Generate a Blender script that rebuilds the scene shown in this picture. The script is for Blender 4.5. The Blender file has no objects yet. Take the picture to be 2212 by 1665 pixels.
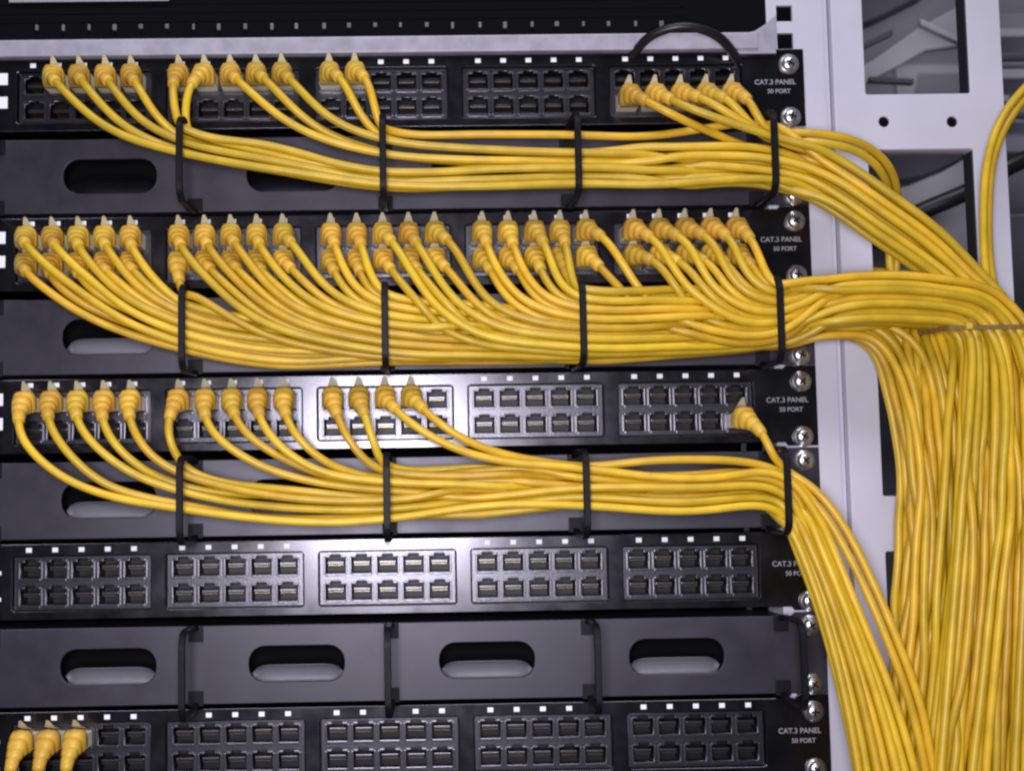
import bpy, bmesh, math, random
import numpy as np
from mathutils import Vector, Matrix, kdtree

random.seed(7)
rng = np.random.default_rng(7)
sc = bpy.context.scene
COL = sc.collection
MM = 0.001

# ------------------------------------------------------------------ camera
CAMX, CAMY, CAMZ = 209.6, -650.0, -233.1          # millimetres; panel fronts lie on Y = 0
YAW, PITCH, ROLL = 0.0142, 0.0732, -0.0161
FPX, W0, H0, SX, SY = 2577.0, 2212.0, 1665.0, -170.8, 17.4
f_ = Vector((math.sin(YAW)*math.cos(PITCH), math.cos(YAW)*math.cos(PITCH), math.sin(PITCH)))
r_ = f_.cross(Vector((0, 0, 1))).normalized()
u_ = r_.cross(f_)
cr, sr = math.cos(ROLL), math.sin(ROLL)
RT, UP = r_*cr + u_*sr, u_*cr - r_*sr
cam_d = bpy.data.cameras.new('camera')
cam = bpy.data.objects.new('camera', cam_d)
COL.objects.link(cam)
m = Matrix((RT, UP, -f_)).transposed().to_4x4()
m.translation = Vector((CAMX, CAMY, CAMZ))*MM
cam.matrix_world = m
cam_d.sensor_width = 36.0
cam_d.lens = FPX/W0*36.0
cam_d.shift_x = -SX/W0
cam_d.shift_y = SY/W0
cam_d.clip_start = 0.01
cam_d.clip_end = 50
cam_d.dof.use_dof = True
cam_d.dof.focus_distance = 0.635
cam_d.dof.aperture_fstop = 7.0
sc.camera = cam

# ------------------------------------------------------------------ world, lamps, exposure
wd = bpy.data.worlds.new('World')
sc.world = wd
wd.use_nodes = True
bg = wd.node_tree.nodes['Background']
bg.inputs[0].default_value = (0.80, 0.80, 1.0, 1)
bg.inputs[1].default_value = 0.035
sc.view_settings.view_transform = 'Standard'
sc.view_settings.look = 'None'
sc.view_settings.exposure = 0.0
sc.view_settings.gamma = 1.0
sc.cycles.pixel_filter_type = 'BLACKMAN_HARRIS'
sc.cycles.filter_width = 2.3

def area(name, loc, target, sx, sy, power, col):
    d = bpy.data.lights.new(name, 'AREA')
    d.shape = 'RECTANGLE'
    d.size, d.size_y = sx, sy
    d.energy = power
    d.color = col
    o = bpy.data.objects.new(name, d)
    COL.objects.link(o)
    o.location = loc
    o.rotation_euler = (Vector(target) - Vector(loc)).to_track_quat('-Z', 'Y').to_euler()
    return o

# lamp beside the lens: its mirror image is the white glare on the middle panels
area('camera_lamp', (0.178, -0.70, -0.225), (0.195, 0, -0.24), 0.15, 0.20, 4.75, (0.97, 0.945, 1.06))
# ceiling lamp of the room, high and in front
area('ceiling_lamp', (0.30, -0.95, 1.25), (0.28, 0, -0.2), 1.3, 0.35, 15.5, (0.95, 0.94, 1.05))

# ------------------------------------------------------------------ pixel helpers: turn a photo point and a real depth into a place
def at(px, py, Y=0.0):
    a = (px - W0/2 - SX)/FPX
    b = -(py - H0/2 - SY)/FPX
    d = f_ + RT*a + UP*b
    t = (Y - CAMY)/d.y
    return Vector((CAMX + d.x*t, Y, CAMZ + d.z*t))

# ------------------------------------------------------------------ materials
def mat(name, col, rough=0.5, metal=0.0, coat=0.0, spec=0.5, noise=0.0, nscale=300.0, bump=0.0, bscale=900.0, rnd=0.0, trans=0.0, coat_rough=0.1, rvar=0.0, ior=1.5, stint=None):
    m_ = bpy.data.materials.new(name)
    m_.use_nodes = True
    nt = m_.node_tree
    b = nt.nodes['Principled BSDF']
    b.inputs['Roughness'].default_value = rough
    b.inputs['Metallic'].default_value = metal
    b.inputs['IOR'].default_value = ior
    if stint: b.inputs['Specular Tint'].default_value = (*stint, 1)
    b.inputs['Coat Weight'].default_value = coat
    b.inputs['Coat Roughness'].default_value = coat_rough
    b.inputs['Specular IOR Level'].default_value = spec
    b.inputs['Transmission Weight'].default_value = trans
    tc = nt.nodes.new('ShaderNodeTexCoord')
    rgb = nt.nodes.new('ShaderNodeRGB')
    rgb.outputs[0].default_value = (*col, 1)
    out = rgb.outputs[0]
    if noise:
        n = nt.nodes.new('ShaderNodeTexNoise')
        n.inputs['Scale'].default_value = nscale
        n.inputs['Detail'].default_value = 4
        nt.links.new(tc.outputs['Object'], n.inputs['Vector'])
        mr = nt.nodes.new('ShaderNodeMapRange')
        mr.inputs[1].default_value = 0.3; mr.inputs[2].default_value = 0.7
        mr.inputs[3].default_value = 1 - noise; mr.inputs[4].default_value = 1 + noise
        nt.links.new(n.outputs[0], mr.inputs[0])
        h = nt.nodes.new('ShaderNodeHueSaturation')
        nt.links.new(out, h.inputs['Color'])
        nt.links.new(mr.outputs[0], h.inputs['Value'])
        out = h.outputs[0]
        if rvar:
            mr3 = nt.nodes.new('ShaderNodeMapRange')
            mr3.inputs[1].default_value = 0.3; mr3.inputs[2].default_value = 0.7
            mr3.inputs[3].default_value = rough - rvar; mr3.inputs[4].default_value = rough + rvar
            nt.links.new(n.outputs[0], mr3.inputs[0])
            nt.links.new(mr3.outputs[0], b.inputs['Roughness'])
    if rnd:
        oi = nt.nodes.new('ShaderNodeObjectInfo')
        h = nt.nodes.new('ShaderNodeHueSaturation')
        mr = nt.nodes.new('ShaderNodeMapRange')
        mr.inputs[3].default_value = 0.5 - rnd*0.008; mr.inputs[4].default_value = 0.5 + rnd*0.007
        nt.links.new(oi.outputs['Random'], mr.inputs[0])
        nt.links.new(mr.outputs[0], h.inputs['Hue'])
        mv = nt.nodes.new('ShaderNodeMath'); mv.operation = 'MULTIPLY_ADD'
        fr = nt.nodes.new('ShaderNodeMath'); fr.operation = 'FRACT'
        mu = nt.nodes.new('ShaderNodeMath'); mu.operation = 'MULTIPLY'; mu.inputs[1].default_value = 17.3
        nt.links.new(oi.outputs['Random'], mu.inputs[0]); nt.links.new(mu.outputs[0], fr.inputs[0])
        nt.links.new(fr.outputs[0], mv.inputs[0])
        mv.inputs[1].default_value = 0.35*rnd; mv.inputs[2].default_value = 1 - 0.18*rnd
        nt.links.new(mv.outputs[0], h.inputs['Value'])
        nt.links.new(out, h.inputs['Color'])
        out = h.outputs[0]
    nt.links.new(out, b.inputs['Base Color'])
    if bump:
        n2 = nt.nodes.new('ShaderNodeTexNoise')
        n2.inputs['Scale'].default_value = bscale
        n2.inputs['Detail'].default_value = 3
        nt.links.new(tc.outputs['Object'], n2.inputs['Vector'])
        bp = nt.nodes.new('ShaderNodeBump')
        bp.inputs['Strength'].default_value = bump
        bp.inputs['Distance'].default_value = 0.0003
        nt.links.new(n2.outputs[0], bp.inputs['Height'])
        nt.links.new(bp.outputs[0], b.inputs['Normal'])
    return m_

M = dict(
    yellow=mat('yellow_pvc', (0.64, 0.398, 0.020), 0.38, noise=0.16, nscale=70, bump=0.15, bscale=500, rnd=1.0, spec=0.45),
    boot=mat('yellow_boot_rubber', (0.68, 0.41, 0.05), 0.40, noise=0.10, nscale=200, rnd=1.0, bump=0.1),
    clear=mat('clear_plug_plastic', (0.9, 0.84, 0.6), 0.35, spec=0.6),
    panel=mat('black_satin_panel', (0.0025, 0.0024, 0.0036), 0.215, noise=0.4, nscale=60, bump=0.015, bscale=1500, spec=0.5, ior=1.84, stint=(0.93, 0.90, 1.0), rvar=0.04),
    jack=mat('jack_housing_plastic', (0.010, 0.0098, 0.013), 0.30, noise=0.3, nscale=300, bump=0.25, bscale=900, spec=0.5, ior=1.97, stint=(0.92, 0.89, 1.0)),
    cavity=mat('jack_cavity_black', (0.005, 0.005, 0.007), 0.45, spec=0.3),
    gold=mat('gold_contact', (0.75, 0.60, 0.32), 0.30, metal=1.0),
    manager=mat('dark_grey_powder_coat', (0.016, 0.0150, 0.023), 0.43, noise=0.35, nscale=45, bump=0.12, bscale=2600, spec=0.5, ior=1.62, stint=(0.92, 0.88, 1.0), rvar=0.04),
    tab=mat('grey_tab_powder_coat', (0.42, 0.41, 0.47), 0.45, noise=0.08, nscale=60),
    ring=mat('black_ring_steel', (0.006, 0.0055, 0.008), 0.5, noise=0.2, nscale=200, spec=0.16),
    black=mat('black_void', (0.004, 0.004, 0.005), 0.8, spec=0.05),
    white=mat('white_powder_coat', (0.56, 0.545, 0.62), 0.45, noise=0.07, nscale=14, bump=0.25, bscale=1800, rvar=0.05),
    ink=mat('white_print', (0.9, 0.9, 0.93), 0.5),
    ink_dim=mat('worn_white_print', (0.30, 0.30, 0.33), 0.5),
    screw=mat('zinc_screw', (0.88, 0.88, 0.90), 0.34, metal=1.0, noise=0.1, nscale=500),
    strip=mat('brushed_grey_bezel', (0.34, 0.325, 0.385), 0.42, noise=0.16, nscale=110, bump=0.2, bscale=500),
    cblack=mat('black_cable_pvc', (0.010, 0.010, 0.013), 0.4),
    gw=mat('grey_wall_paint', (0.19, 0.185, 0.22), 0.7, noise=0.12, nscale=6),
    gl=mat('light_grey_sheet', (0.34, 0.335, 0.37), 0.5, noise=0.10, nscale=12),
    gd=mat('dark_grey_sheet', (0.07, 0.068, 0.085), 0.5, noise=0.15, nscale=12),
    tie=mat('brown_hook_tape', (0.20, 0.12, 0.035), 0.7, noise=0.2, nscale=400),
    latch=mat('dull_latch_plastic', (0.13, 0.13, 0.12), 0.5, noise=0.3, nscale=90),
    edge_shade=mat('black_edge_shade', (0.012, 0.012, 0.016), 0.6),  # black that paints the shade on the openings' inner edge
)

# ------------------------------------------------------------------ mesh helpers (all sizes in millimetres)
def link(name, me, parent=None, loc=None):
    o = bpy.data.objects.new(name, me)
    COL.objects.link(o)
    if parent is not None:
        o.parent = parent
    if loc is not None:
        o.location = Vector(loc)*MM
    return o

def tag(o, label=None, cat=None, group=None, kind=None):
    if label: o['label'] = label
    if cat: o['category'] = cat
    if group: o['group'] = group
    if kind: o['kind'] = kind
    return o

def thing(name, label, cat, loc=(0, 0, 0), group=None):
    return tag(link(name, None, None, loc), label, cat, group)

def finish(bm, mats, smooth=False):
    me = bpy.data.meshes.new('m')
    bmesh.ops.recalc_face_normals(bm, faces=bm.faces)
    for v in bm.verts:
        v.co *= MM
    bm.to_mesh(me)
    bm.free()
    for k in (mats if isinstance(mats, (list, tuple)) else [mats]):
        me.materials.append(M[k])
    if smooth:
        for p in me.polygons: p.use_smooth = True
    return me

def abox(bm, x0, x1, y0, y1, z0, z1, mi=0, bev=0.0):
    r = bmesh.ops.create_cube(bm, size=1.0)
    vs = r['verts']
    for v in vs:
        v.co = Vector(((x0+x1)/2 + v.co.x*(x1-x0), (y0+y1)/2 + v.co.y*(y1-y0), (z0+z1)/2 + v.co.z*(z1-z0)))
    fs = set(f for v in vs for f in v.link_faces)
    for f in fs: f.material_index = mi
    if bev:
        es = list(set(e for v in vs for e in v.link_edges))
        rr = bmesh.ops.bevel(bm, geom=es, offset=bev, segments=2, profile=0.7, affect='EDGES')
        for f in rr['faces']: f.material_index = mi

def plate(loops, yfront, yback, mats, bev=0.3):
    """flat sheet in the X-Z plane from closed outlines (first outside, rest holes), from yfront to yback, edges rounded by bev"""
    cu = bpy.data.curves.new('c', 'CURVE')
    cu.dimensions = '2D'
    cu.fill_mode = 'BOTH'
    t = abs(yback - yfront)
    cu.extrude = max(t/2 - bev, 0.01)
    cu.bevel_depth = bev
    cu.bevel_resolution = 1
    cu.offset = -bev
    for lp in loops:
        s = cu.splines.new('POLY')
        s.points.add(len(lp)-1)
        for p, (x, z) in zip(s.points, lp):
            p.co = (x, z, 0, 1)
        s.use_cyclic_u = True
    ob = bpy.data.objects.new('tmp', cu)
    COL.objects.link(ob)
    dg = bpy.context.evaluated_depsgraph_get()
    me = bpy.data.meshes.new_from_object(ob.evaluated_get(dg))
    bpy.data.objects.remove(ob)
    bpy.data.curves.remove(cu)
    yc = (yfront+yback)/2
    for v in me.vertices:
        x, y, z = v.co
        v.co = (x*MM, (yc - z)*MM, y*MM)
    me.materials.clear()
    for k in (mats if isinstance(mats, (list, tuple)) else [mats]):
        me.materials.append(M[k])
    return me

def rect(x0, x1, z0, z1, r=0.0, n=4, chamfer=False):
    if r <= 0:
        return [(x0, z0), (x1, z0), (x1, z1), (x0, z1)]
    pts = []
    for cx, cz, a0 in ((x1-r, z0+r, -90), (x1-r, z1-r, 0), (x0+r, z1-r, 90), (x0+r, z0+r, 180)):
        for k in range(n+1):
            a = math.radians(a0 + 90*k/n)
            pts.append((cx + r*math.cos(a), cz + r*math.sin(a)))
    return pts

def circ(cx, cz, r, n=20):
    return [(cx + r*math.cos(2*math.pi*k/n), cz + r*math.sin(2*math.pi*k/n)) for k in range(n)]

def tube_mesh(pts, rad, mats, n=10, cap=True):
    """round tube along points; rad a number or a list"""
    P = np.array([tuple(p) for p in pts], float)
    N = len(P)
    R = np.full(N, rad, float) if np.isscalar(rad) else np.array(rad, float)
    T = np.gradient(P, axis=0)
    T /= np.linalg.norm(T, axis=1)[:, None] + 1e-9
    a = np.array([0, 0, 1.0]) if abs(T[0][2]) < 0.9 else np.array([1.0, 0, 0])
    nrm = np.cross(T[0], a); nrm /= np.linalg.norm(nrm)
    verts, faces = [], []
    for i in range(N):
        nrm = nrm - T[i]*np.dot(nrm, T[i]); nrm /= np.linalg.norm(nrm)
        b = np.cross(T[i], nrm)
        for k in range(n):
            an = 2*math.pi*k/n
            verts.append((P[i] + R[i]*(math.cos(an)*nrm + math.sin(an)*b))*MM)
    for i in range(N-1):
        for k in range(n):
            k2 = (k+1) % n
            faces.append((i*n+k, i*n+k2, (i+1)*n+k2, (i+1)*n+k))
    if cap:
        faces.append(tuple(range(n))[::-1])
        faces.append(tuple((N-1)*n+k for k in range(n)))
    me = bpy.data.meshes.new('t')
    me.from_pydata([tuple(v) for v in verts], [], faces)
    for k in (mats if isinstance(mats, (list, tuple)) else [mats]):
        me.materials.append(M[k])
    for p in me.polygons: p.use_smooth = True
    return me

def text_mesh(s, size, matname):
    cu = bpy.data.curves.new('t', 'FONT')
    cu.body = s
    cu.size = size
    cu.align_x = 'CENTER'
    cu.align_y = 'CENTER'
    cu.extrude = 0.05
    cu.offset = 0.06
    ob = bpy.data.objects.new('tmp', cu)
    COL.objects.link(ob)
    dg = bpy.context.evaluated_depsgraph_get()
    me = bpy.data.meshes.new_from_object(ob.evaluated_get(dg))
    bpy.data.objects.remove(ob)
    for v in me.vertices:
        x, y, z = v.co
        v.co = (x*MM, -z*MM, y*MM)
    me.materials.clear()
    me.materials.append(M[matname])
    return me

# ------------------------------------------------------------------ rack geometry
U = 44.45
GP, PP = 82.29, 14.088                 # port block pitch, port pitch
def colx(i): return (i//5)*GP + (i % 5)*PP
def panz(r): return -2*U*r             # height of the printed marks of panel r
ZT, ZL = -10.6, -24.9                  # upper and lower port centres below the marks
EARR = at(1742, 300, 0).x              # right end of the ears
EARL = EARR - 482.6
INR, INL = EARR - 16.5, EARL + 16.5
RX = [at(424, 1420, 0).x - 108.5, at(424, 1420, 0).x, at(846, 1420, 0).x, at(1272, 1420, 0).x, at(1688, 1420, 0).x]
RD = 40.0                              # reach of the rings
print('ears', EARL, EARR, 'rings', RX)

def rx(r):
    return RX if r == 3 else [RX[0], RX[1], RX[2], RX[3]-5.3, RX[4]-4.8]

# wall far behind
wall = link('wall', plate([rect(-900, 1900, -1300, 1200)], 640, 660, 'gw', 0.5))
tag(wall, 'grey painted wall far behind the rack', None, None, 'structure')

# ---- rack frame: post, side ladder plate, black sheets added for the dark behind them
frame = thing('rack_frame', 'white steel rack frame with ladder openings standing right of the patch panels', 'rack frame', (EARR, 0, -200))
FX, FZ = EARR, -200
def fl(loops): return [[(x-FX, z-FZ) for x, z in lp] for lp in loops]
GRV = at(1792, 200, 3).x
OPL = at(1868, 200, 3).x
OPR = at(2091, 150, 3).x
RRR = at(2163, 150, 3).x
zb = lambda y: at(1960, y, 3).z
holes = []
k = 0
z = 18.0
zs_holes = []
# square mounting holes, three per unit, only those not under an ear need cutting but all are there
base = -23.0
for un in range(-3, 11):
    top = 3.2 + U*0.02 - un*U
    for dz in (6.35, 22.2, 38.1):
        holes.append(rect(EARR-13.5, EARR-4.5, top-dz-4.6, top-dz+4.6, 1.0, 2))
bmx = bmesh.new()
hx0, hx1 = EARR-13.5-FX, EARR-4.5-FX
abox(bmx, EARR-22-FX, hx0, 2.4, 4.6, -620-FZ, 160-FZ)
abox(bmx, hx1, GRV-2.4-FX, 2.4, 4.6, -620-FZ, 160-FZ)
zprev = 160.0
hs = sorted([(min(p_[1] for p_ in h_), max(p_[1] for p_ in h_)) for h_ in holes], reverse=True)
for z0_, z1_ in hs:
    abox(bmx, hx0, hx1, 2.4, 4.6, z1_-FZ, zprev-FZ)
    zprev = z0_
abox(bmx, hx0, hx1, 2.4, 4.6, -620-FZ, zprev-FZ)
post = link('post', finish(bmx, 'white'), frame)
bmx = bmesh.new()
abox(bmx, GRV-5-FX, GRV+1.9-FX, 8.0, 11.0, -620-FZ, 160-FZ)           # the shaded groove between post and ladder plate
abox(bmx, EARR-22-FX, EARR-20-FX, 4.4, 30, -620-FZ, 160-FZ)
link('channel', finish(bmx, 'white'), frame)
bars = [(205, 325), (1070, 1190), (1500, 1620)]
edges = [at(1960, b, 3).z for pr in bars for b in pr]
ops = []
tops = [150] + [edges[1], edges[3], edges[5]]
bots = [edges[0], edges[2], edges[4], -610]
for t_, b_ in zip(tops, bots):
    ops.append(rect(OPL, OPR, b_, t_ if t_ != 150 else 110, 1.0, 2))
smallh = []
for y in (265, 1130, 1560):
    for x in (1908, 2055):
        p = at(x, y, 3); q = at(x, 265, 3)
        smallh.append(circ(q.x, p.z, 3.0))
for lp_ in smallh:
    c_x = sum(p_[0] for p_ in lp_)/len(lp_); c_z = sum(p_[1] for p_ in lp_)/len(lp_)
    link('hole_shade', plate([circ(c_x-FX, c_z-FZ, 2.9)], 2.6, 3.4, 'black', 0.1), frame)  # black disc standing in for the darkness inside the hole
link('side_plate', plate(fl([rect(GRV+2.2, RRR, -620, 160)] + ops + smallh), 1.6, 13.0, 'white', 0.5), frame)
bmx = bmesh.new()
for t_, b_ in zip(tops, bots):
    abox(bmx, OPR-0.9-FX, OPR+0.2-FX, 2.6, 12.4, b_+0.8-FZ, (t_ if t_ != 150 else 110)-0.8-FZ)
link('edge_shade_strip', finish(bmx, 'edge_shade'), frame)  # dark strip painting in the shade on each opening's right inner wall
bmx = bmesh.new()
abox(bmx, EARL-20-FX, EARR-22-FX, 75, 78, -640-FZ, 180-FZ)
abox(bmx, EARR-19-FX, EARR-17-FX, 31, 75, -640-FZ, 180-FZ)
abox(bmx, EARR-19.5-FX, GRV-2-FX, 9.5, 10.5, -620-FZ, 160-FZ)
for y in (265, 1130, 1560):
    for x in (1908, 2055):
        p = at(x, y, 3); q = at(x, 265, 3)
        abox(bmx, q.x-4-FX, q.x+4-FX, 13.2, 14, p.z-4-FZ, p.z+4-FZ)
link('rear_shade', finish(bmx, 'black'), frame)  # black sheets added so the gaps and holes look unlit
post2 = link('post', plate(fl([rect(EARL-30, EARL+20, -620, 160)]), 2.4, 4.6, 'white', 0.4), frame)

# ---- shared meshes
def screw_mesh():
    bm = bmesh.new()
    R = 4.1
    prof = [(R+1.6, 0.0), (R+1.6, -0.7), (R+0.2, -0.9), (R, -1.2), (R*0.92, -2.1), (R*0.72, -2.8), (R*0.40, -3.15), (0.01, -3.25)]
    n = 24
    rings = []
    for r0, y in prof:
        rings.append([bm.verts.new((r0*math.cos(2*math.pi*k/n), y, r0*math.sin(2*math.pi*k/n))) for k in range(n)])
    for a, b in zip(rings[:-1], rings[1:]):
        for k in range(n):
            bm.faces.new((a[k], a[(k+1) % n], b[(k+1) % n], b[k]))
    me = finish(bm, ['screw', 'cavity'], True)
    return me
SCREW = screw_mesh()
bmx = bmesh.new()
abox(bmx, -2.2, 2.2, -3.4, -2.6, -0.55, 0.55)
abox(bmx, -0.55, 0.55, -3.41, -2.6, -2.2, 2.2)
SLOT = finish(bmx, 'cavity')
def add_screw(parent, x, z, y=0.0):
    s = link('screw', SCREW, parent, (x, y, z))
    c = link('cross_slot', SLOT, s)
    s.rotation_euler = (0, random.uniform(0, 1.5), 0)

# port housing insert (jack): bevelled frame, latch notch, cavity, contacts
def port_mesh():
    bm = bmesh.new()
    # cavity walls
    abox(bm, -5.9, -5.3, 0.6, 13, -4.6, 3.8, 1)
    abox(bm, 5.3, 5.9, 0.6, 13, -4.6, 3.8, 1)
    abox(bm, -5.9, 5.9, 13, 13.5, -4.8, 6.0, 1)
    # sloping lower sill and side cheeks that catch the light
    for x0, x1 in ((-6.6, -5.5), (5.5, 6.6)):
        abox(bm, x0, x1, -0.9, 1.0, -5.2, 4.2, 0, 0.25)
    abox(bm, -5.5, 5.5, -0.7, 1.2, -6.2, -4.7, 0, 0.3)
    abox(bm, -5.5, -2.9, -0.7, 1.2, 3.9, 5.0, 0, 0.25)
    abox(bm, 2.9, 5.5, -0.7, 1.2, 3.9, 5.0, 0, 0.25)
    abox(bm, -2.6, 2.6, 0.2, 1.6, 5.5, 6.3, 0, 0.2)
    # inner tongue
    abox(bm, -4.4, 4.4, 2.6, 12.5, 0.2, 1.6, 0, 0.2)
    for i in range(8):
        x = -3.6 + i*1.03
        abox(bm, x-0.16, x+0.16, 2.0, 12, -0.5, -0.2, 2)
    return finish(bm, ['jack', 'cavity', 'gold'])
PORT = port_mesh()
def block_mesh():
    x0, x1 = -8.6, 4*PP + 8.6
    z1, z0 = -3.6, -32.2
    holes = []
    for k in range(5):
        for zc in (ZT, ZL):
            x = k*PP
            holes.append([(x-5.3, zc-4.6), (x+5.3, zc-4.6), (x+5.3, zc+3.8), (x+2.8, zc+3.8), (x+2.8, zc+5.4), (x-2.8, zc+5.4), (x-2.8, zc+3.8), (x-5.3, zc+3.8)])
    return plate([rect(x0+0.2, x1-0.2, z0+0.2, z1-0.2)] + holes, 2.2, 3.4, 'jack', 0.15)
BLOCK = block_mesh()
bmx = bmesh.new()
abox(bmx, -9.5, 4*PP+9.5, 17.0, 32.0, -34, -2)
for x in (-9.0, 4*PP+8.0):
    abox(bmx, x, x+1.0, 3.6, 17.0, -33, -3)
abox(bmx, -8, 4*PP+8, 3.6, 17, -33, -32.2)
abox(bmx, -8, 4*PP+8, 3.6, 17, -3.6, -2.8)
BODY = finish(bmx, 'cavity')
bmx = bmesh.new()
for k in range(5):
    abox(bmx, k*PP-1.55, k*PP+1.55, -0.66, -0.5, -1.25, 1.25, 0, 0.05)
NUM = finish(bmx, 'ink')

def panel_face():
    zt, zbm = 3.2, -37.2
    et, eb = 3.2 + 1.6, 3.2 - 43.9 + 1.6
    outer = [(EARL, eb), (INL, eb), (INL+1.5, zbm), (INR-1.5, zbm), (INR, eb), (EARR, eb), (EARR, et), (INR, et), (INR-1.5, zt), (INL+1.5, zt), (INL, et), (EARL, et)]
    holes = [rect(g*GP-8.9, g*GP+4*PP+8.9, -32.6, -3.3, 1.8, 3) for g in range(5)]
    return plate([outer] + holes, -0.5, 1.4, 'panel', 0.45)
PFACE = panel_face()
bmx = bmesh.new()
abox(bmx, INL+2, INR-2, 1.6, 20, 1.6, 2.9)
abox(bmx, INL+2, INR-2, 1.6, 20, -37.0, -35.8)
PLIP = finish(bmx, 'panel')
LET1 = text_mesh('CAT.3 PANEL', 3.9, 'ink_dim')
LET2 = text_mesh('50 PORT', 3.4, 'ink_dim')

panel_labels = [
    'topmost black patch panel with its middle port block empty and cords at both ends',
    'black patch panel with every port filled by yellow cords, second from the top',
    'black patch panel with white glare and cords on its left half, third from top',
    'empty black patch panel with all fifty ports open, above the bare cable manager',
    'lowest black patch panel, only three yellow cords hanging at its left end']
for r in range(5):
    p = thing('patch_bay', panel_labels[r], 'patch panel', (0, 0, panz(r)), 'black patch panels in the rack')
    link('face_plate', PFACE, p)
    link('edge_lip', PLIP, p)
    for g in range(5):
        b = link('port_block', BLOCK, p, (g*GP, 0, 0))
        link('block_body', BODY, b)
        link('port_marks', NUM, b)
        for k_ in range(5):
            for zc in (ZT, ZL):
                link('port', PORT, b, (k_*PP, 2.0, zc))
    for dz in (-4.0, -34.2):
        add_screw(p, EARR-8.6, dz, -0.5)
    a = link('lettering', LET1, p, (EARR-16.5, -0.62, -14.2))
    b2 = link('lettering', LET2, p, (EARR-14.5, -0.62, -19.4))
    # white squares at the left end
    bm = bmesh.new()
    xl = at(0, 145, 0).x
    if r < 3:
        for z0 in (-4.2, -17.5):
            abox(bm, EARL+2, xl + 4.6 - 0.4*r, -0.72, -0.52, z0-6.6, z0)
    else:
        for z0 in (-11, -25):
            abox(bm, xl+1.2, xl+3.8, -0.72, -0.52, z0-2.0, z0)
    link('end_marks', finish(bm, 'ink'), p)

# ---- cable managers
MT, MB = -41.9, -83.4           # plate top and bottom below the marks of the panel above
def manager_face():
    et, eb = -41.2 + 1.0, -41.2 - 43.6 + 1.0
    outer = [(EARL, eb), (INL, eb), (INL+1.5, MB), (INR-1.5, MB), (INR, eb), (EARR, eb), (EARR, et), (INR, et), (INR-1.5, MT), (INL+1.5, MT), (INL, et), (EARL, et)]
    holes = []
    for sx in SLOTX:
        holes.append(rect(sx-25.5, sx+25.5, -72.2, -53.2, 8.5, 5))
    return plate([outer] + holes, -0.4, 1.5, 'manager', 0.45)
SLOTX = [at(x, 1425, 0).x for x in (234, 641, 1052, 1462)]
MFACE = manager_face()
def slot_tab():
    bm = bmesh.new()
    # tab bent inwards from the lower edge of the slot, curving down and back
    n = 16; prof = [(1.7, -63.6), (2.6, -63.4), (7.0, -65.5), (10.0, -69.0), (11.5, -74.5)]
    vs = []
    for (y, z_) in prof:
        row = []
        for i in range(n+1):
            t = -1 + 2*i/n
            w = 25.0 if y > 3 else 25.0
            row.append(bm.verts.new((t*w, y + 1.2*abs(t)**6*4, z_ - 5.0*abs(t)**8)))
        vs.append(row)
    for a, b in zip(vs[:-1], vs[1:]):
        for i in range(n):
            bm.faces.new((a[i], a[i+1], b[i+1], b[i]))
    g = bmesh.ops.solidify(bm, geom=bm.faces[:], thickness=0.8)
    return finish(bm, 'tab', True)
TAB = slot_tab()
TAB_SHADED = TAB.copy()  # darkened copy: shade of the covered top slots put into the colour
TAB_SHADED.materials[0] = M['manager']
bmx = bmesh.new()
abox(bmx, INL+2, INR-2, 1.7, 30, MT-1.5, MT-0.3)
abox(bmx, INL+2, INR-2, 1.7, 30, MB+0.3, MB+1.5)
abox(bmx, INL+2, INR-2, 30.2, 31, MB, MT, 1)  # black backing imitates the unlit depth behind the slots
MLIP = finish(bmx, ['manager', 'black'])

def ring_mesh():
    """flat steel strip bent to a D and standing out from the plate"""
    z1, z0 = 21.5, -22.5
    path = [(0.0, z1-2.5), (-6, z1-0.5), (-16, z1)]
    R = 8.0
    for k in range(9):
        a = math.radians(90 + 90*k/8)
        path.append((-RD + R + R*math.cos(a), z1 - R + R*math.sin(a)))
    for k in range(9):
        a = math.radians(180 + 90*k/8)
        path.append((-RD + R + R*math.cos(a), z0 + R + R*math.sin(a)))
    path += [(-16, z0), (-6, z0+0.5), (0.0, z0+2.5)]
    bm = bmesh.new()
    P = [Vector((0, y, z_)) for y, z_ in path]
    w, t = 1.75, 1.1
    rows = []
    for i, p in enumerate(P):
        a = P[max(i-1, 0)]; b = P[min(i+1, len(P)-1)]
        d = (b-a).normalized()
        nn = Vector((0, -d.z, d.y))
        rows.append([bm.verts.new(p + Vector((sx, 0, 0)) + nn*sn) for sx, sn in ((-w, -t*.6), (-w*.8, -t), (w*.8, -t), (w, -t*.6), (w, t*.6), (w*.8, t), (-w*.8, t), (-w, t*.6))])
    for a, b in zip(rows[:-1], rows[1:]):
        for i in range(8):
            j = (i+1) % 8
            bm.faces.new((a[i], a[j], b[j], b[i]))
    bm.faces.new(rows[0]); bm.faces.new(rows[-1][::-1])
    abox(bm, -4.0, 4.0, -1.6, 0.2, z1-9, z1-1.0, 0, 0.4)
    abox(bm, -4.0, 4.0, -1.6, 0.2, z0+1.0, z0+9, 0, 0.4)
    return finish(bm, 'ring')
RING = ring_mesh()
man_labels = [
    'topmost dark grey cable manager, half covered by a thin bundle of yellow cords',
    'dark grey cable manager behind the thickest bundle of fanned yellow cords',
    'dark grey cable manager carrying sparse yellow cords under the panel with white glare',
    'bare dark grey cable manager with four open slots and empty rings']
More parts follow.
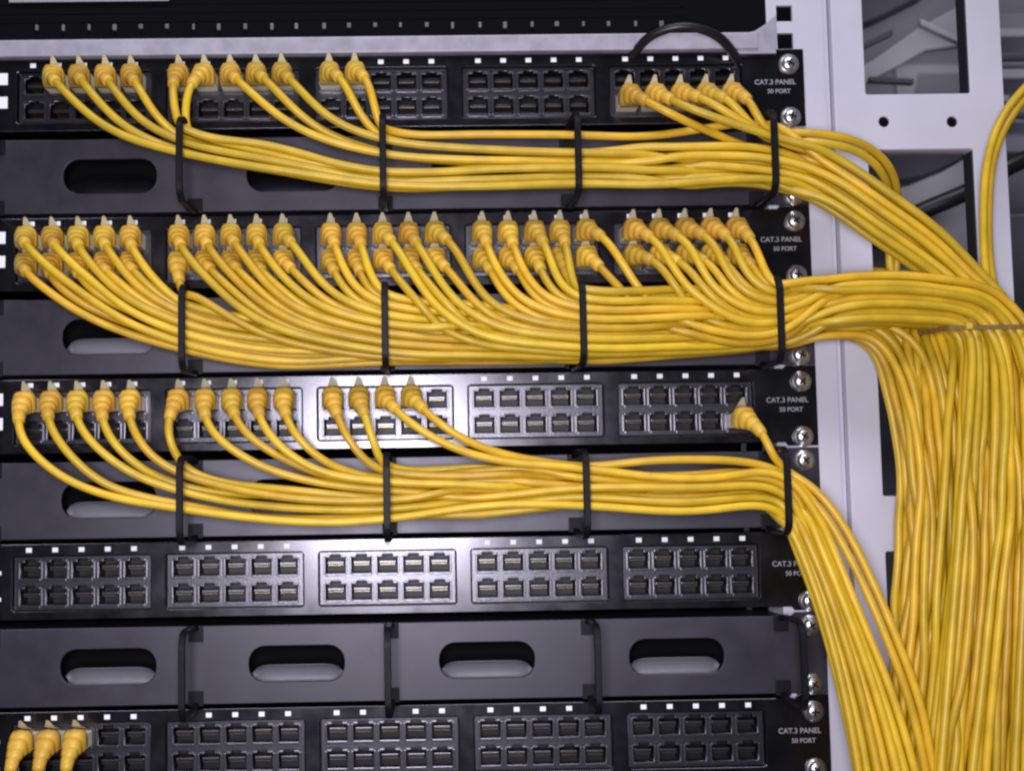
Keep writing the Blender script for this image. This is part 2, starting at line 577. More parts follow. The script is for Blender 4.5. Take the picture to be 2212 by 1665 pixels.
for r in range(4):
    mgr = thing('cable_manager', man_labels[r], 'cable manager', (0, 0, panz(r)), 'cable managers between the patch panels')
    link('face_plate', MFACE, mgr)
    link('edge_lip', MLIP, mgr)
    for sx in SLOTX:
        link('slot_tab', TAB_SHADED if r == 0 else TAB, mgr, (sx, 0, 0))
    for x in rx(r):
        o = link('ring', RING, mgr, (x, -0.4, (MT+MB)/2))
        o.rotation_euler = (0, 0, random.uniform(-0.03, 0.03))
    for dz in (-47.2, -78.4):
        add_screw(mgr, EARR-8.4, dz, -0.4)

# ---- device above the top panel
zs0 = at(900, 113, -4).z; zs1 = at(900, 77, -4).z
sw = thing('network_switch', 'dark network switch with a light grey lower bezel above the topmost patch panel', 'network switch', (0, 0, 15))
bmx = bmesh.new()
abox(bmx, INL, at(1668, 60, 0).x, 3.0, 60, zs1-15-1, 75)
link('body', finish(bmx, 'cavity'), sw)
bmx = bmesh.new()
xr = at(1640, 95, -4).x
abox(bmx, INL, xr, -4, 2.8, zs0-15, zs1-15, 0, 1.2)
link('bezel', finish(bmx, 'strip'), sw)
bmx = bmesh.new()
abox(bmx, INL, at(1655, 40, 0).x, 0.5, 2.9, zs1-15+0.4, 60)
for k in range(5):
    abox(bmx, INL, xr-40, 0.1, 0.4, zs1-15+11+k*5.0, zs1-15+12.4+k*5.0, 0, 0.1)
link('dark_grille', finish(bmx, 'black'), sw)
bmx = bmesh.new()
for k in range(25):
    p = at(80 + k*56.2, 60 - k*0.35, -1)
    w_ = random.uniform(0.6, 1.2); h_ = random.uniform(0.8, 2.2); o_ = random.uniform(-0.5, 0.5)
    abox(bmx, p.x-w_+o_, p.x+w_+o_, -1.6, 0.4, p.z-15-h_, p.z-15+1.4, 0, 0.3)
link('latch_tips', finish(bmx, 'latch'), sw)
a0 = at(20, 5, -1.5); a1 = at(365, 5, -1.5)
bmx = bmesh.new()
abox(bmx, a0.x, a1.x, -1.8, -1.1, a0.z-15-0.3, a0.z-15+9)
link('label_strip', finish(bmx, 'ink_dim'), sw)
# bracket piece at the right end of the device
q = [at(x, y, -2) for x, y in ((1592, 117), (1676, 117), (1676, 34), (1655, 52), (1630, 68), (1600, 76))]
link('end_bracket', plate([[(v.x, v.z-15) for v in q]], -2.8, -0.6, 'strip', 0.3), sw)

# black cable loop in front of the bezel
def crom(P, step=4.0, alpha=0.5):
    P = [np.array(tuple(p), float) for p in P]
    P = [2*P[0]-P[1]] + P + [2*P[-1]-P[-2]]
    out = []
    for i in range(1, len(P)-2):
        p0, p1, p2, p3 = P[i-1:i+3]
        t0 = 0; t1 = t0 + max(np.linalg.norm(p1-p0), 1e-3)**alpha; t2 = t1 + max(np.linalg.norm(p2-p1), 1e-3)**alpha; t3 = t2 + max(np.linalg.norm(p3-p2), 1e-3)**alpha
        n = max(2, int(np.linalg.norm(p2-p1)/1.5))
        for k in range(n):
            t = t1 + (t2-t1)*k/n
            A1 = (t1-t)/(t1-t0)*p0 + (t-t0)/(t1-t0)*p1
            A2 = (t2-t)/(t2-t1)*p1 + (t-t1)/(t2-t1)*p2
            A3 = (t3-t)/(t3-t2)*p2 + (t-t2)/(t3-t2)*p3
            B1 = (t2-t)/(t2-t0)*A1 + (t-t0)/(t2-t0)*A2
            B2 = (t3-t)/(t3-t1)*A2 + (t-t1)/(t3-t1)*A3
            out.append((t2-t)/(t2-t1)*B1 + (t-t1)/(t2-t1)*B2)
    out.append(P[-2])
    out = np.array(out)
    seg = np.linalg.norm(np.diff(out, axis=0), axis=1)
    s = np.concatenate([[0], np.cumsum(seg)])
    m_ = max(3, int(s[-1]/step)+1)
    q_ = np.linspace(0, s[-1], m_)
    return np.stack([np.interp(q_, s, out[:, k]) for k in range(3)], 1)

cp = [at(1352, 145, 6), at(1368, 118, 0), at(1410, 76, -13), at(1475, 58, -19), at(1545, 76, -15), at(1588, 122, -3), at(1600, 150, 6)]
tag(link('black_cable', tube_mesh(crom(cp, 2.0), 2.6, 'cblack')), 'black cable looped in a low arch over the right end of the topmost patch panel', 'cable')

# ------------------------------------------------------------------ yellow patch cords
CR = 2.4
SP = 5.0
cords = []      # dicts: ctrl points, label, group, plugged
ORD = 'first second third fourth fifth sixth seventh eighth ninth tenth eleventh twelfth thirteenth fourteenth fifteenth sixteenth seventeenth eighteenth nineteenth twentieth twenty-first twenty-second twenty-third twenty-fourth twenty-fifth'.split()
PW = ['topmost', 'second', 'third', 'fourth', 'lowest']

def station(A, B, Yc, n, lay=None, perm=None, tmap=None):
    """n places ordered from B (inner/lower) to A (outer/upper), spread over layers in depth"""
    a, b = at(A[0], A[1], Yc), at(B[0], B[1], Yc)
    L = (a-b).length
    if lay is None:
        rows = min(max(1, int(L/5.6)+1), n)
        lay = math.ceil(n/rows)
    res = []
    nr = math.ceil(n/lay)
    for i in range(n):
        ri, li = divmod(i, lay)
        cnt = min(lay, n - ri*lay)
        if perm is not None: li = perm[i]
        y = (li - (cnt-1)/2)*5.0 + (1.4 if ri % 2 else -1.4)
        t = (ri+0.5+0.25*((li % 2)-0.5))/nr
        if tmap: t = tmap(t, i, n)
        q_ = b.lerp(a, t*0.96+0.02)
        q_.y = Yc + y
        if Yc < 0: q_.y = min(q_.y, -4.0)
        res.append(q_)
    return res

def make_perm(n, lay):
    out = []
    for r0 in range(0, n, lay):
        blk = list(range(min(lay, n-r0)))
        random.shuffle(blk)
        out += blk
    return out

def plug_points(r, i, low, dx, dz):
    x = colx(i); z_ = panz(r) + (ZL if low else ZT)
    jx, jz = random.uniform(-0.6, 0.6), random.uniform(-0.6, 0.6)
    return [Vector((x, 6, z_)), Vector((x, -6, z_)), Vector((x+jx*0.3, -14, z_-0.3)), Vector((x+dx*0.30+jx, -22.5, z_+dz*0.28+jz)), Vector((x+dx+jx*2, -30.5, z_+dz+jz*2))]

def build_row(r, members, rings, tmaps={}):
    """members: list of (col, low, join) ; rings: list of (A, B, Yc) px ; post: dict name -> list of stations"""
    ms = sorted(members, key=lambda q_: (q_[2], q_[0] + (0.35 if not q_[1] else 0.0)))
    paths = {m_: [] for m_ in ms}
    for k_, (A, B, Yc) in enumerate(rings):
        here = [m_ for m_ in ms if m_[2] <= k_]
        if not here: continue
        pl = station(A, B, Yc, len(here), tmap=tmaps.get(k_))
        for m_, p in zip(here, pl):
            paths[m_].append((p, k_))
    return ms, paths

def cord_label(r, i, low):
    return f"yellow patch cord in {'lower' if low else 'upper'} port {ORD[i]} from left, {PW[r]} patch panel from top".replace('topmost patch panel from top', 'topmost patch panel').replace('lowest patch panel from top', 'lowest patch panel')

def ringA(k_, r, ytop, ybot, Yc=-23):
    """station inside ring k_ (1..4)"""
    X = rx(r)[k_]
    # photo heights at the ring's place
    px = 0
    lo, hi = -200.0, 2500.0
    for _ in range(30):
        mid = (lo+hi)/2
        if at(mid, (ytop+ybot)/2, Yc).x < X: lo = mid
        else: hi = mid
    return ((lo, ytop), (lo, ybot), Yc)

def addcord(pts, label, group, plug=True, low=False):
    cords.append(dict(ctrl=pts, label=label, group=group, plug=plug))

def lead(pp_, first, fx, fz):
    a = pp_[-1]
    w = a.lerp(first, fx)
    w.z = a.z + (first.z-a.z)*fz
    return pp_ + [w]

def wander(st, amp):
    out = []
    for a, b in zip(st[:-1], st[1:]):
        mid = a.lerp(b, random.uniform(0.35, 0.65))
        mid.z += random.uniform(-amp, amp); mid.y += random.uniform(-amp, amp)
        out += [a, mid]
    return out + [st[-1]]

G1 = 'yellow patch cords of the topmost panel'
G2 = 'yellow patch cords of the second panel'
G3 = 'yellow patch cords of the third panel'
G5 = 'yellow patch cords of the lowest panel'
GT = 'yellow cords from behind the frame in the right-hand trunk'

# --- topmost panel
mem1 = [(c, 0, 0) for c in (1, 2, 3, 4, 5, 6)] + [(c, 0, 1) for c in (7, 8, 9, 10, 11)] + [(c, 1, 3) for c in range(20, 25)]
rg1 = [ringA(1, 0, 268, 348, -24), ringA(2, 0, 252, 408, -22), ringA(3, 0, 285, 408, -22), ringA(4, 0, 262, 405, -25)]
ms, paths = build_row(0, mem1, rg1, {1: lambda t, i, n: t*0.4 if i < 6 else 0.4+(t-0.5)*1.1, 2: lambda t, i, n: 0.98 if i >= n-1 else t*0.82, 3: lambda t, i, n: 0.97 if i == 10 else t})
stray1 = [(24, 1, 3), (23, 1, 3)]
main1 = [m_ for m_ in ms if m_ not in stray1]
postst = [((1800, 325), (1765, 438), -28), ((1930, 412), (1872, 515), -30), ((2045, 500), (1985, 590), -30), ((2145, 620), (2062, 668), -28), ((2212, 716), (2092, 716), -26), ((2222, 850), (2110, 850), -28), ((2232, 1200), (2115, 1200), -32), ((2245, 1720), (2105, 1720), -34)]
pe = make_perm(len(main1), 3)
pst = [station(A, B, Y, len(main1), 3, pe) for A, B, Y in postst]
for m_ in ms:
    c, lo, j = m_
    first = paths[m_][0][0]
    x = colx(c)
    if j == 3:
        dx, dz = (9, -12.0) if not lo else (5 + 1.5*(c % 3), -11 + 1.5*(c - 20))
        pp_ = plug_points(0, c, lo, dx, dz)
    elif c == 6:
        pp_ = plug_points(0, c, lo, -7, -12)
    elif c == 5:
        pp_ = plug_points(0, c, lo, -1, -13)
    else:
        pp_ = plug_points(0, c, lo, 8, -9)
    if j < 3 and c not in (5, 6): pp_ = lead(pp_, first, 0.38, 0.64)
    pts = pp_ + wander([p for p, k_ in paths[m_]], 2.6)
    if m_ in main1:
        i_ = main1.index(m_)
        pts += [s[i_] for s in pst]
    else:
        o_ = stray1.index(m_)*14
        pts += [at(1755, 290+o_*.8, -28), at(1830, 300+o_, -26), at(1893-o_, 325+o_*.7, -20), at(1935-o_, 382+o_*.6, -8), at(1938-o_, 450, 6), at(1934-o_*.6, 520, 14), at(1932-o_*.4, 600, 4), at(1930+o_, 690, -3), at(1950+o_, 780, -8), at(1975+o_, 1000, -14), at(1975+o_, 1300, -16), at(1960+o_, 1720, -18)]
    addcord(pts, cord_label(0, c, lo), G1)

# --- second panel
J2 = lambda c: 0 if c < 5 else (1 if c < 12 else (2 if c < 19 else 3))
mem2 = [(c, lo, J2(c)) for c in range(25) for lo in (0, 1)]
rg2 = [ringA(1, 1, 655, 762, -23), ringA(2, 1, 640, 778, -24), ringA(3, 1, 628, 772, -24), ringA(4, 1, 618, 745, -24)]
ms = sorted(mem2, key=lambda q_: (q_[2], q_[0] + (0.35 if not q_[1] else 0.0)))
paths = {m_: [] for m_ in ms}
for k_, (A, B, Yc) in enumerate(rg2):
    here = [m_ for m_ in ms if m_[2] <= k_]
    nl = 2*(k_+1) + (2 if k_ == 3 else 0)
    for m_ in here:
        c, lo, j = m_
        g = j
        cs = [q_[0] for q_ in mem2 if q_[2] == j]
        t = ((c - min(cs)) + 0.5 + (0.25 if not lo else -0.25))/(max(cs)-min(cs)+1)
        if g < k_ and k_ < 3: t = t*0.62
        if g < k_ and k_ == 3: t = 0.04 + t*0.85
        L_ = 2*g + (1 if not lo else 0)
        y = ((nl-1)/2 - L_)*min(5.2, 36.0/max(nl-1, 1))
        a_, b_ = at(A[0], A[1], Yc), at(B[0], B[1], Yc)
        q_ = b_.lerp(a_, t); q_.y = min(Yc + y, -4.5)
        paths[m_].append((q_, k_))

peel = [m_ for m_ in ms if m_[0] < 8]
main2 = [m_ for m_ in ms if m_ not in peel]
s_main = [((1790, 602), (1800, 700), -27), ((1905, 594), (1930, 700), -28), ((2015, 604), (2020, 702), -28), ((2125, 632), (2070, 698), -26), ((2225, 722), (2070, 722), -27), ((2262, 860), (2062, 850), -34), ((2272, 1200), (2040, 1200), -40), ((2262, 1720), (1990, 1720), -42)]
s_peel = [((1790, 640), (1790, 722), -14), ((1870, 668), (1862, 716), -11), ((1975, 742), (1893, 740), -13), ((2015, 850), (1930, 832), -18), ((2030, 1000), (1950, 1000), -22), ((2030, 1200), (1950, 1200), -24), ((2010, 1450), (1938, 1450), -26), ((1985, 1720), (1915, 1720), -26)]
pe = make_perm(len(main2), 5)
pm = [station(A, B, Y, len(main2), 5, pe) for A, B, Y in s_main]
pe = make_perm(len(peel), 3)
pq = [station(A, B, Y, len(peel), 3, pe) for A, B, Y in s_peel]
for m_ in ms:
    c, lo, j = m_
    if c >= 23: dx, dz = 5, -7
    elif c >= 20: dx, dz = 9, -6
    else: dx, dz = 6.5, -8.5
    if c % 5 == 0: dx -= 2
    if c in (10, 11, 15, 16, 17, 18): dx, dz = 3.0, -12.5
    pp_ = plug_points(1, c, lo, dx + random.uniform(-1.5, 2), dz + random.uniform(-2, 2))
    st = [p for p, k_ in paths[m_]]
    mids = []
    for a, b in zip(st[:-1], st[1:]):
        mids.append(a)
        mid = a.lerp(b, 0.5)
        mid.z -= random.uniform(4.5, 6.5) if j == 0 and a is st[0] else random.uniform(-1.8, 2.4)
        mid.y += random.uniform(-2, 2)
        mids.append(mid)
    mids.append(st[-1])
    pp_ = lead(pp_, st[0], 0.30 if c >= 12 else (0.36 if c >= 5 else 0.42), 0.74 if c >= 10 else (0.66 if c >= 5 else 0.60))
    pts = pp_ + mids
    if m_ in main2: pts += [s[main2.index(m_)] for s in pm]
    else: pts += [s[peel.index(m_)] for s in pq]
    addcord(pts, cord_label(1, c, lo), G2)

# --- third panel
mem3 = [(c, 0, 0) for c in range(6)] + [(c, 0, 1) for c in (6, 7, 8, 9, 10, 11)] + [(c, 0, 2) for c in (12, 13)] + [(24, 1, 3)]
rg3 = [ringA(1, 2, 1005, 1115, -22), ringA(2, 2, 1005, 1130, -22), ringA(3, 2, 1000, 1100, -24), ringA(4, 2, 1003, 1102, -25)]
ms, paths = build_row(2, mem3, rg3)
stray3 = [(24, 1, 3), (13, 0, 2)]
main3 = [m_ for m_ in ms if m_ not in stray3]
s3 = [((1765, 1118), (1708, 1160), -30), ((1812, 1225), (1745, 1245), -34), ((1866, 1350), (1783, 1368), -38), ((1930, 1490), (1812, 1505), -42), ((1990, 1665), (1840, 1668), -46), ((2010, 1760), (1850, 1760), -48)]
pe = make_perm(len(main3), 2)
p3 = [station(A, B, Y, len(main3), 2, pe) for A, B, Y in s3]
for m_ in ms:
    c, lo, j = m_
    dx, dz = (5, -15)
    if c == 0: dx, dz = 3, -17
    if c == 5: dx, dz = -3, -17
    if c in (12, 13): dx, dz = 9, -12
    if c == 24: dx, dz = 9, -9
    pp_ = plug_points(2, c, lo, dx, dz)
    if c not in (5, 24): pp_ = lead(pp_, paths[m_][0][0], 0.36 + random.uniform(-.05, .05), 0.66 + random.uniform(-.08, .1))
    pts = pp_ + wander([p for p, k_ in paths[m_]], 5.0)
    if m_ in main3: pts += [s[main3.index(m_)] for s in p3]
    else:
        o_ = stray3.index(m_)
        pts += [at(1757-o_*8, 1050+o_*24, -30), at(1830-o_*14, 1145+o_*22, -34), at(1884-o_*12, 1255+o_*20, -38), at(1932-o_*10, 1375+o_*10, -42), at(1985-o_*14, 1520, -44), at(2040-o_*20, 1740, -46)]
    addcord(pts, cord_label(2, c, lo), G3)

# --- lowest panel: three hanging cords
for c in range(3):
    x = colx(c); z_ = panz(4)+ZT
    pts = [Vector((x, 6, z_)), Vector((x, -6, z_)), Vector((x, -14, z_-0.5)), Vector((x-1, -22, z_-5)), Vector((x-1.5, -27, z_-14)), Vector((x-1+c, -29, z_-30)), Vector((x+c*1.5, -30, z_-60)), Vector((x+4, -30, z_-110))]
    addcord(pts, cord_label(4, c, 0), G5)

# --- trunk cords from behind the frame, no plug in view
NT = 46
st_t = [((1800, 575), (1800, 690), 52), ((1880, 590), (1880, 690), 44), ((2030, 612), (1940, 690), 20), ((2170, 740), (1930, 740), -11), ((2215, 900), (1965, 900), -14), ((2235, 1200), (1985, 1200), -17), ((2230, 1450), (1970, 1450), -18), ((2230, 1720), (1950, 1720), -19)]
pe = make_perm(NT, 4)
tt = [station(A, B, Y, NT, 4, pe) for A, B, Y in st_t]
for i in range(NT):
    addcord([s[i] for s in tt], 'yellow cord coming forward from behind the white frame into the thick hanging bundle', GT, False)
for o_ in range(2):
    d = o_*11
    pts = [at(3600, -1700+d, 260), at(3000, -700+d, 180), at(2560, -110+d, 90), at(2350, 75+d, 30), at(2262, 150+d, 5), at(2205, 205+d, -12), at(2158+d*.5, 268+d*.6, -17), at(2131+d, 345, -18+o_*4), at(2124+d, 450, -18+o_*5), at(2128+d, 590, -20+o_*4), at(2152+d, 700, -23), at(2195+d, 850, -22), at(2215+d, 1200, -24), at(2215+d, 1720, -26)]
    addcord(pts, ['yellow cord bending down over the right rail of the white frame, outer one of two', 'yellow cord bending down over the right rail of the white frame, inner one of two'][o_], 'yellow cords over the right frame rail', False)
# right-most strands partly out of the picture
for i in range(16):
    x0 = 2222 + (i % 8)*18; yy = -20 - (i//8)*14
    pts = [at(x0+2500, -1900, yy+300), at(x0+1500, -700, yy+220), at(x0+620, 100, yy+120), at(x0+190, 440, yy+50), at(x0+50, 600, yy+14), at(x0+5, 720, yy), at(x0+2, 900, yy-4), at(x0-4+random.uniform(-10, 10), 1250, yy-6), at(x0-25+random.uniform(-15, 15), 1720, yy-8)]
    addcord(pts, 'yellow cord at the far right of the thick hanging bundle, half out of view', 'yellow cords at the right edge of the trunk', False)

for c_ in cords:
    for q_ in c_['ctrl']:
        if q_.x > EARR + 25 and q_.z < at(2100, 820, -20).z and not c_['label'].endswith(PW[2] + ' patch panel from top'):
            q_.x += random.uniform(-4.0, 4.0); q_.y += random.uniform(-4, 4)

# ---- sample the cords and let them push one another apart
allp, idx, fixed, rad = [], [], [], []
for c_ in cords:
    p = crom(c_['ctrl'], SP)
    c_['s'] = len(allp)
    for k_, q_ in enumerate(p):
        allp.append(q_)
        boot = c_['plug'] and k_ < 7
        fixed.append(1.0 if (c_['plug'] and k_ < 5) else (0.5 if boot else 0.0))
        rad.append(4.6 if (c_['plug'] and k_ < 6) else CR)
    c_['e'] = len(allp)
    idx += [cords.index(c_)]*len(p)
P = np.array(allp); P0 = P.copy(); idx = np.array(idx); fixed = np.array(fixed); rad = np.array(rad)
starts = np.array([c_['s'] for c_ in cords]); ends = np.array([c_['e']-1 for c_ in cords])
print('cords', len(cords), 'points', len(P))
inner = np.ones(len(P), bool); inner[starts] = False; inner[ends] = False
NIT = 44
for it in range(NIT):
    kd = kdtree.KDTree(len(P))
    for i in range(len(P)): kd.insert(P[i], i)
    kd.balance()
    I, J = [], []
    for i in range(len(P)):
        ci = idx[i]
        for co, j, d in kd.find_range(P[i], 6.6 if rad[i] < 4 else 8.4):
            if j > i and idx[j] != ci:
                I.append(i); J.append(j)
    I = np.array(I); J = np.array(J)
    D = P[I]-P[J]
    # drop the part of the separation that runs along the cord so that staggered samples still repel sideways
    T = np.zeros_like(P); T[1:-1] = P[2:]-P[:-2]; T /= np.linalg.norm(T, axis=1)[:, None]+1e-9
    Dn = D - T[I]*np.sum(D*T[I], axis=1)[:, None]*0.9
    L = np.linalg.norm(Dn, axis=1)+1e-6
    need = rad[I]+rad[J]
    ov = np.clip(need-L, 0, 3.0)
    push = Dn/L[:, None]*(ov*0.32)[:, None]
    disp = np.zeros_like(P); cnt = np.zeros(len(P))
    np.add.at(disp, I, push); np.add.at(disp, J, -push)
    np.add.at(cnt, I, ov > 0); np.add.at(cnt, J, ov > 0)
    disp /= np.sqrt(np.maximum(cnt, 1))[:, None]
    P += disp*(1-fixed)[:, None]
    # stiffness
    w = 0.26 if it < NIT-4 else 0.18
    sm = P.copy()
    sm[1:-1] = 0.5*(P[2:]+P[:-2])
    P = np.where(inner[:, None], P + (sm-P)*w*(1-fixed)[:, None], P)
    # weak pull towards the laid-out path
    P += (P0-P)*(0.06 if it < NIT-6 else 0.025)
    # keep off the sheet metal
    onp = (P[:, 0] < RRR) & (P[:, 1] > -CR-0.7) & (P0[:, 1] < -2.0) & (fixed == 0)
    P[onp, 1] = -CR-0.7
    # stay inside the rings
    for r_i in range(4):
        zc = panz(r_i)+(MT+MB)/2
        for X in rx(r_)[1:]:
            inn = (np.abs(P[:, 0]-X) < 5) & (np.abs(P[:, 2]-zc) < 26) & (fixed == 0)
            P[inn, 2] = np.clip(P[inn, 2], zc-22.5+1.2+CR, zc+21.5-1.2-CR)
            P[inn, 1] = np.maximum(P[inn, 1], -RD+1.2+CR)

def boot_mesh(path):
    """strain relief: squarish at the plug with a raised latch hood, tapering to the round cord"""
    seg = np.linalg.norm(np.diff(path, axis=0), axis=1)
    s = np.concatenate([[0], np.cumsum(seg)])
    def pt(t): return np.array([np.interp(t, s, path[:, k]) for k in range(3)])
    secs = [(12.6, 5.3, 4.1, 0.0, 8), (12.9, 5.7, 4.5, 1.0, 7), (16.0, 5.75, 4.7, 2.8, 6), (19.0, 5.5, 4.7, 2.6, 5), (19.6, 5.0, 4.3, 1.6, 5), (20.4, 5.0, 4.3, 1.4, 4), (21.0, 5.2, 4.5, 1.3, 4), (23.5, 4.7, 4.3, 0.8, 3), (24.0, 4.1, 3.8, 0.4, 3), (24.8, 4.1, 3.8, 0.3, 2.6), (25.3, 4.4, 4.1, 0.2, 2.4), (27.6, 4.0, 3.8, 0, 2), (28.1, 3.4, 3.3, 0, 2), (28.9, 3.4, 3.3, 0, 2), (29.4, 3.7, 3.6, 0, 2), (32.5, 3.2, 3.2, 0, 2), (34.5, 3.0, 3.0, 0, 2), (34.8, 2.3, 2.3, 0, 2)]
    bm = bmesh.new()
    n = 20
    rows = []
    for t, w, h, fin, ex in secs:
        c0 = pt(t); d = pt(t+1.5)-pt(t-1.5); d /= np.linalg.norm(d)
        right = np.cross(d, np.array([0, 0, 1.0]))
        if np.linalg.norm(right) < 0.3: right = np.array([-1.0, 0, 0])
        right /= np.linalg.norm(right)
        up = np.cross(right, d)
        row = []
        for k in range(n):
            a = 2*math.pi*k/n
            ca, sa = math.cos(a), math.sin(a)
            x = w*math.copysign(abs(ca)**(2/ex), ca); z_ = h*math.copysign(abs(sa)**(2/ex), sa)
            if sa > 0 and fin: z_ += fin*max(0, sa)**4
            row.append(bm.verts.new(tuple(c0 + right*x + up*z_)))
        rows.append(row)
    for a, b in zip(rows[:-1], rows[1:]):
        for i in range(n):
            j = (i+1) % n
            bm.faces.new((a[i], a[j], b[j], b[i]))
    bm.faces.new(rows[0]); bm.faces.new(rows[-1])
    return finish(bm, 'boot', True)

bmx = bmesh.new()
abox(bmx, -5.6, 5.6, -8.4, 6.5, -4.2, 3.4, 0, 0.4)
# latch lever rising towards the boot
vs = [bmx.verts.new(v) for v in ((-2.6, 5.5, 3.7), (2.6, 5.5, 3.7), (-2.5, -8.0, 7.6), (2.5, -8.0, 7.6), (-0.7, -12.5, 11.8), (0.7, -12.5, 11.8))]
fa = [bmx.faces.new((vs[0], vs[1], vs[3], vs[2])), bmx.faces.new((vs[2], vs[3], vs[5], vs[4]))]
bmesh.ops.solidify(bmx, geom=fa, thickness=0.9)
PLUG = finish(bmx, 'clear')

def resample(path, step=2.6):
    # gentle smoothing then even spacing
    p = path.copy()
    for _ in range(2):
        p[1:-1] = 0.5*p[1:-1] + 0.25*(p[2:]+p[:-2])
    return crom([Vector(q_) for q_ in p], step)

mark_slice = []
for ci, c_ in enumerate(cords):
    path = P[c_['s']:c_['e']]
    c0 = path[0]
    root = link('patch_cable', None, None, (c0[0], 0, c0[2]) if c_['plug'] else tuple(c0))
    base_l = Vector((c0[0], 0, c0[2])) if c_['plug'] else Vector(c0)
    tag(root, c_['label'], 'patch cord', c_['group'])
    loc = path - np.array(tuple(base_l))
    fine = resample(loc)
    link('sheath', tube_mesh(fine, CR-0.22, 'yellow', 10), root)
    if c_['plug']:
        link('plug', PLUG, root)
        link('boot', boot_mesh(fine), root)
    mark_slice.append(fine + np.array(tuple(base_l)))

# ---- strap round the trunk
zt = at(2100, 712, -30).z
pts = []
for f in mark_slice:
    m_ = (np.abs(f[:, 2]-zt) < 3) & (f[:, 0] > at(2000, 712, -20).x) & (f[:, 1] < 6)
    pts += [tuple(q_) for q_ in f[m_][:, :2]]
def hull(pp_):
    pp_ = sorted(set(pp_))
    def half(seq):
        h = []
        for p in seq:
            while len(h) >= 2 and (h[-1][0]-h[-2][0])*(p[1]-h[-2][1])-(h[-1][1]-h[-2][1])*(p[0]-h[-2][0]) <= 0: h.pop()
            h.append(p)
        return h[:-1]
    return half(pp_)+half(pp_[::-1])
hh = hull(pts)
cx = sum(p[0] for p in hh)/len(hh); cy = sum(p[1] for p in hh)/len(hh)
ang = []
for k in range(64):
    a = 2*math.pi*k/64
    d = (math.cos(a), math.sin(a))
    ang.append((max((p[0]-cx)*d[0]+(p[1]-cy)*d[1] for p in hh)+CR+0.7, d))
strap = []
for k in range(64):
    (h0, d0), (h1, d1) = ang[k], ang[(k+1) % 64]
    det = d0[0]*d1[1]-d0[1]*d1[0]
    strap.append((cx+(h0*d1[1]-h1*d0[1])/det, cy+(d0[0]*h1-d1[0]*h0)/det))
bm = bmesh.new()
rows = []
for k, (x, y) in enumerate(strap):
    d = Vector((x-cx, y-cy, 0)).normalized()
    dz = 0.5*math.sin(k/64*2*math.pi)
    rows.append([bm.verts.new((x-cx+d.x*o, y-cy+d.y*o, dz+zz)) for o, zz in ((-0.4, -1.2), (0.4, -1.2), (0.4, 1.2), (-0.4, 1.2))])
for k in range(64):
    a, b = rows[k], rows[(k+1) % 64]
    for i in range(4):
        j = (i+1) % 4
        bm.faces.new((a[i], a[j], b[j], b[i]))
st = thing('cable_strap', 'thin brown strap tied round the thick yellow bundle at the right', 'cable strap', (cx, cy, zt))
link('band', finish(bm, 'tie'), st)
yk = min(p[1] for p in strap if abs(p[0]-at(2105, 712, -50).x) < 12) - cy
bm = bmesh.new()
xx = at(2105, 708, -50).x - cx
abox(bm, xx-1.7, xx+1.7, yk-2.4, yk-0.2, -1.5, 1.9, 0, 0.7)
link('buckle', finish(bm, 'boot'), st)

# ------------------------------------------------------------------ things behind the frame
def slab(name, label, cat, pts, Y, th, m_, bev=1.0, group=None):
    q_ = [at(x, y, Y) for x, y in pts]
    c = sum(q_, Vector())/len(q_)
    o = link(name, plate([[(v.x-c.x, v.z-c.z) for v in q_]], 0, th, m_, bev), None, (c.x, Y, c.z))
    return tag(o, label, cat, group)
cab = thing('grey_cabinet', 'grey metal cabinet seen blurred through the upper opening of the white frame', 'cabinet', at(2010, 170, 330))
def cpart(name, pts, Y, th, m_, bev=1.0):
    c = at(2010, 170, 330)
    q_ = [at(x, y, Y) for x, y in pts]
    link(name, plate([[(v.x-c.x, v.z-c.z) for v in q_]], Y-330, Y-330+th, m_, bev), cab)
cpart('body', [(1840, 1900), (2900, 1900), (2900, -400), (1840, -400)], 330, 120, 'gw', 2)
cpart('door', [(1945, 320), (2100, 320), (2110, 140), (1938, 140)], 322, 7, 'gl', 1)
cpart('door_panel', [(1960, 300), (2090, 300), (2098, 158), (1985, 158)], 318, 3, 'gw', 0.8)
slab('folded_sheet', 'light grey sheet leaning diagonally behind the upper opening of the frame', 'metal sheet', [(1850, 150), (1890, 128), (1985, 60), (2060, 20), (2110, -10), (2110, 70), (2080, 100), (2000, 110), (1930, 150), (1850, 190)], 250, 6, 'gl', 1)
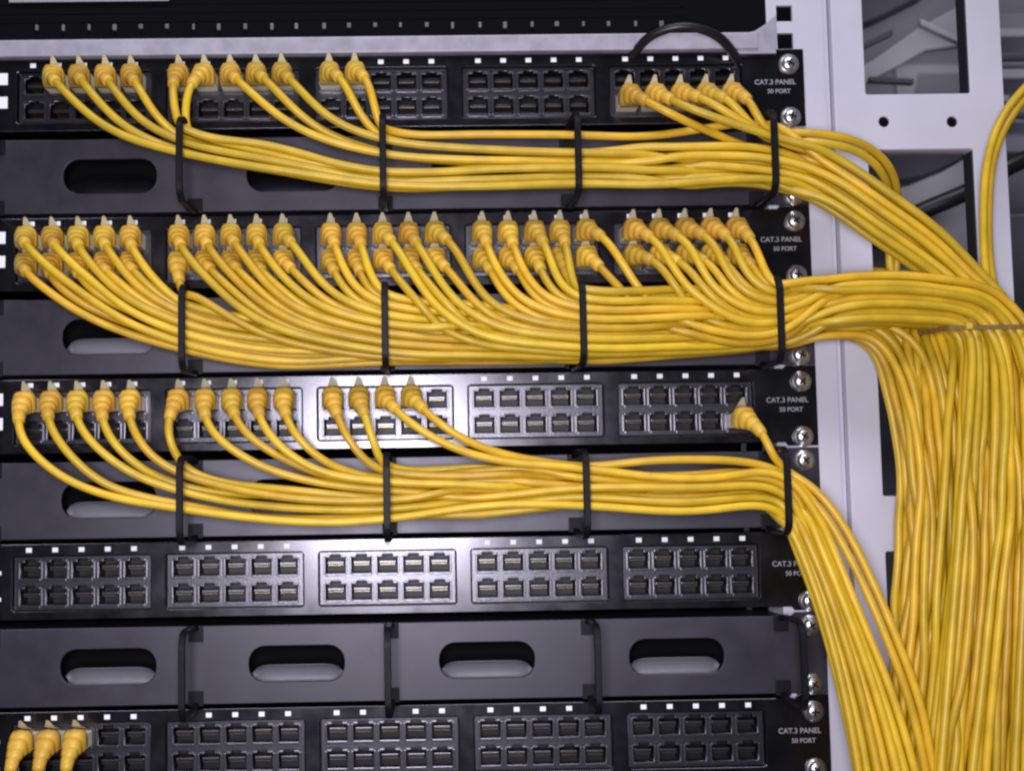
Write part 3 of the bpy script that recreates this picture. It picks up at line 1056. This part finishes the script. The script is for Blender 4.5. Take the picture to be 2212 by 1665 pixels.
slab('dark_duct', 'dark duct slanting across the top of the upper frame opening', 'duct', [(1840, 60), (1900, 40), (2000, -10), (2010, -40), (1840, -40)], 235, 20, 'gd', 2)
slab('hanging_sheet', 'pale grey sheet hanging behind the lower opening of the frame', 'metal sheet', [(1880, 500), (1905, 430), (1960, 400), (2030, 375), (2075, 350), (2120, 330), (2125, 640), (1880, 640)], 210, 5, 'gl', 1)
slab('dark_beam', 'dark beam just below the crossbar behind the lower frame opening', 'beam', [(1850, 335), (2100, 322), (2070, 352), (1990, 385), (1900, 400), (1850, 420)], 160, 25, 'gd', 2)
tag(link('black_cable', tube_mesh(crom([at(1600, 640, 120), at(1800, 560, 122), at(1920, 500, 120), at(1985, 460, 115), at(2050, 432, 110), at(2110, 405, 110), at(2180, 360, 110), at(2290, 315, 115), at(2700, 120, 130), at(3400, -500, 150)], 4), 6.0, 'cblack')), 'thick black cable running slantwise behind the right rail of the white frame', 'cable')
slab('grey_shelf', 'grey equipment shelf with a dark lower edge right of the frame rail', 'shelf', [(2150, 330), (2900, 325), (2900, 20), (2150, 30)], 200, 30, 'gw', 1.5)
slab('dark_shelf', 'dark grey equipment block at the right edge below the black cable', 'equipment', [(2160, 1190), (2900, 1190), (2900, 455), (2160, 462)], 190, 60, 'gd', 1.5)

# a ladder tray and slatted rack further back
tray = thing('cable_tray', 'grey slatted tray seen blurred behind the frame at the upper right', 'cable tray', at(2130, 120, 280))
tc_ = at(2130, 120, 280)
for i_, (x0, y0, x1, y1, w) in enumerate([(1860, 215, 2180, 205, 7), (1880, 165, 1975, 170, 5), (1990, 40, 2110, 96, 6), (1850, 100, 1930, 62, 6), (2160, 62, 2300, 60, 8), (2160, 118, 2300, 116, 5), (2160, 150, 2300, 148, 9), (2165, 240, 2300, 246, 5)]):
    pts_ = [at(x0, y0, 190), at(x1, y1, 190), at(x1, y1+w*2.2, 190), at(x0, y0+w*2.2, 190)]
    link('slat', plate([[(v.x-tc_.x, v.z-tc_.z) for v in pts_]], -90, -84, 'gd' if i_ % 2 else 'gl', 0.6), tray)
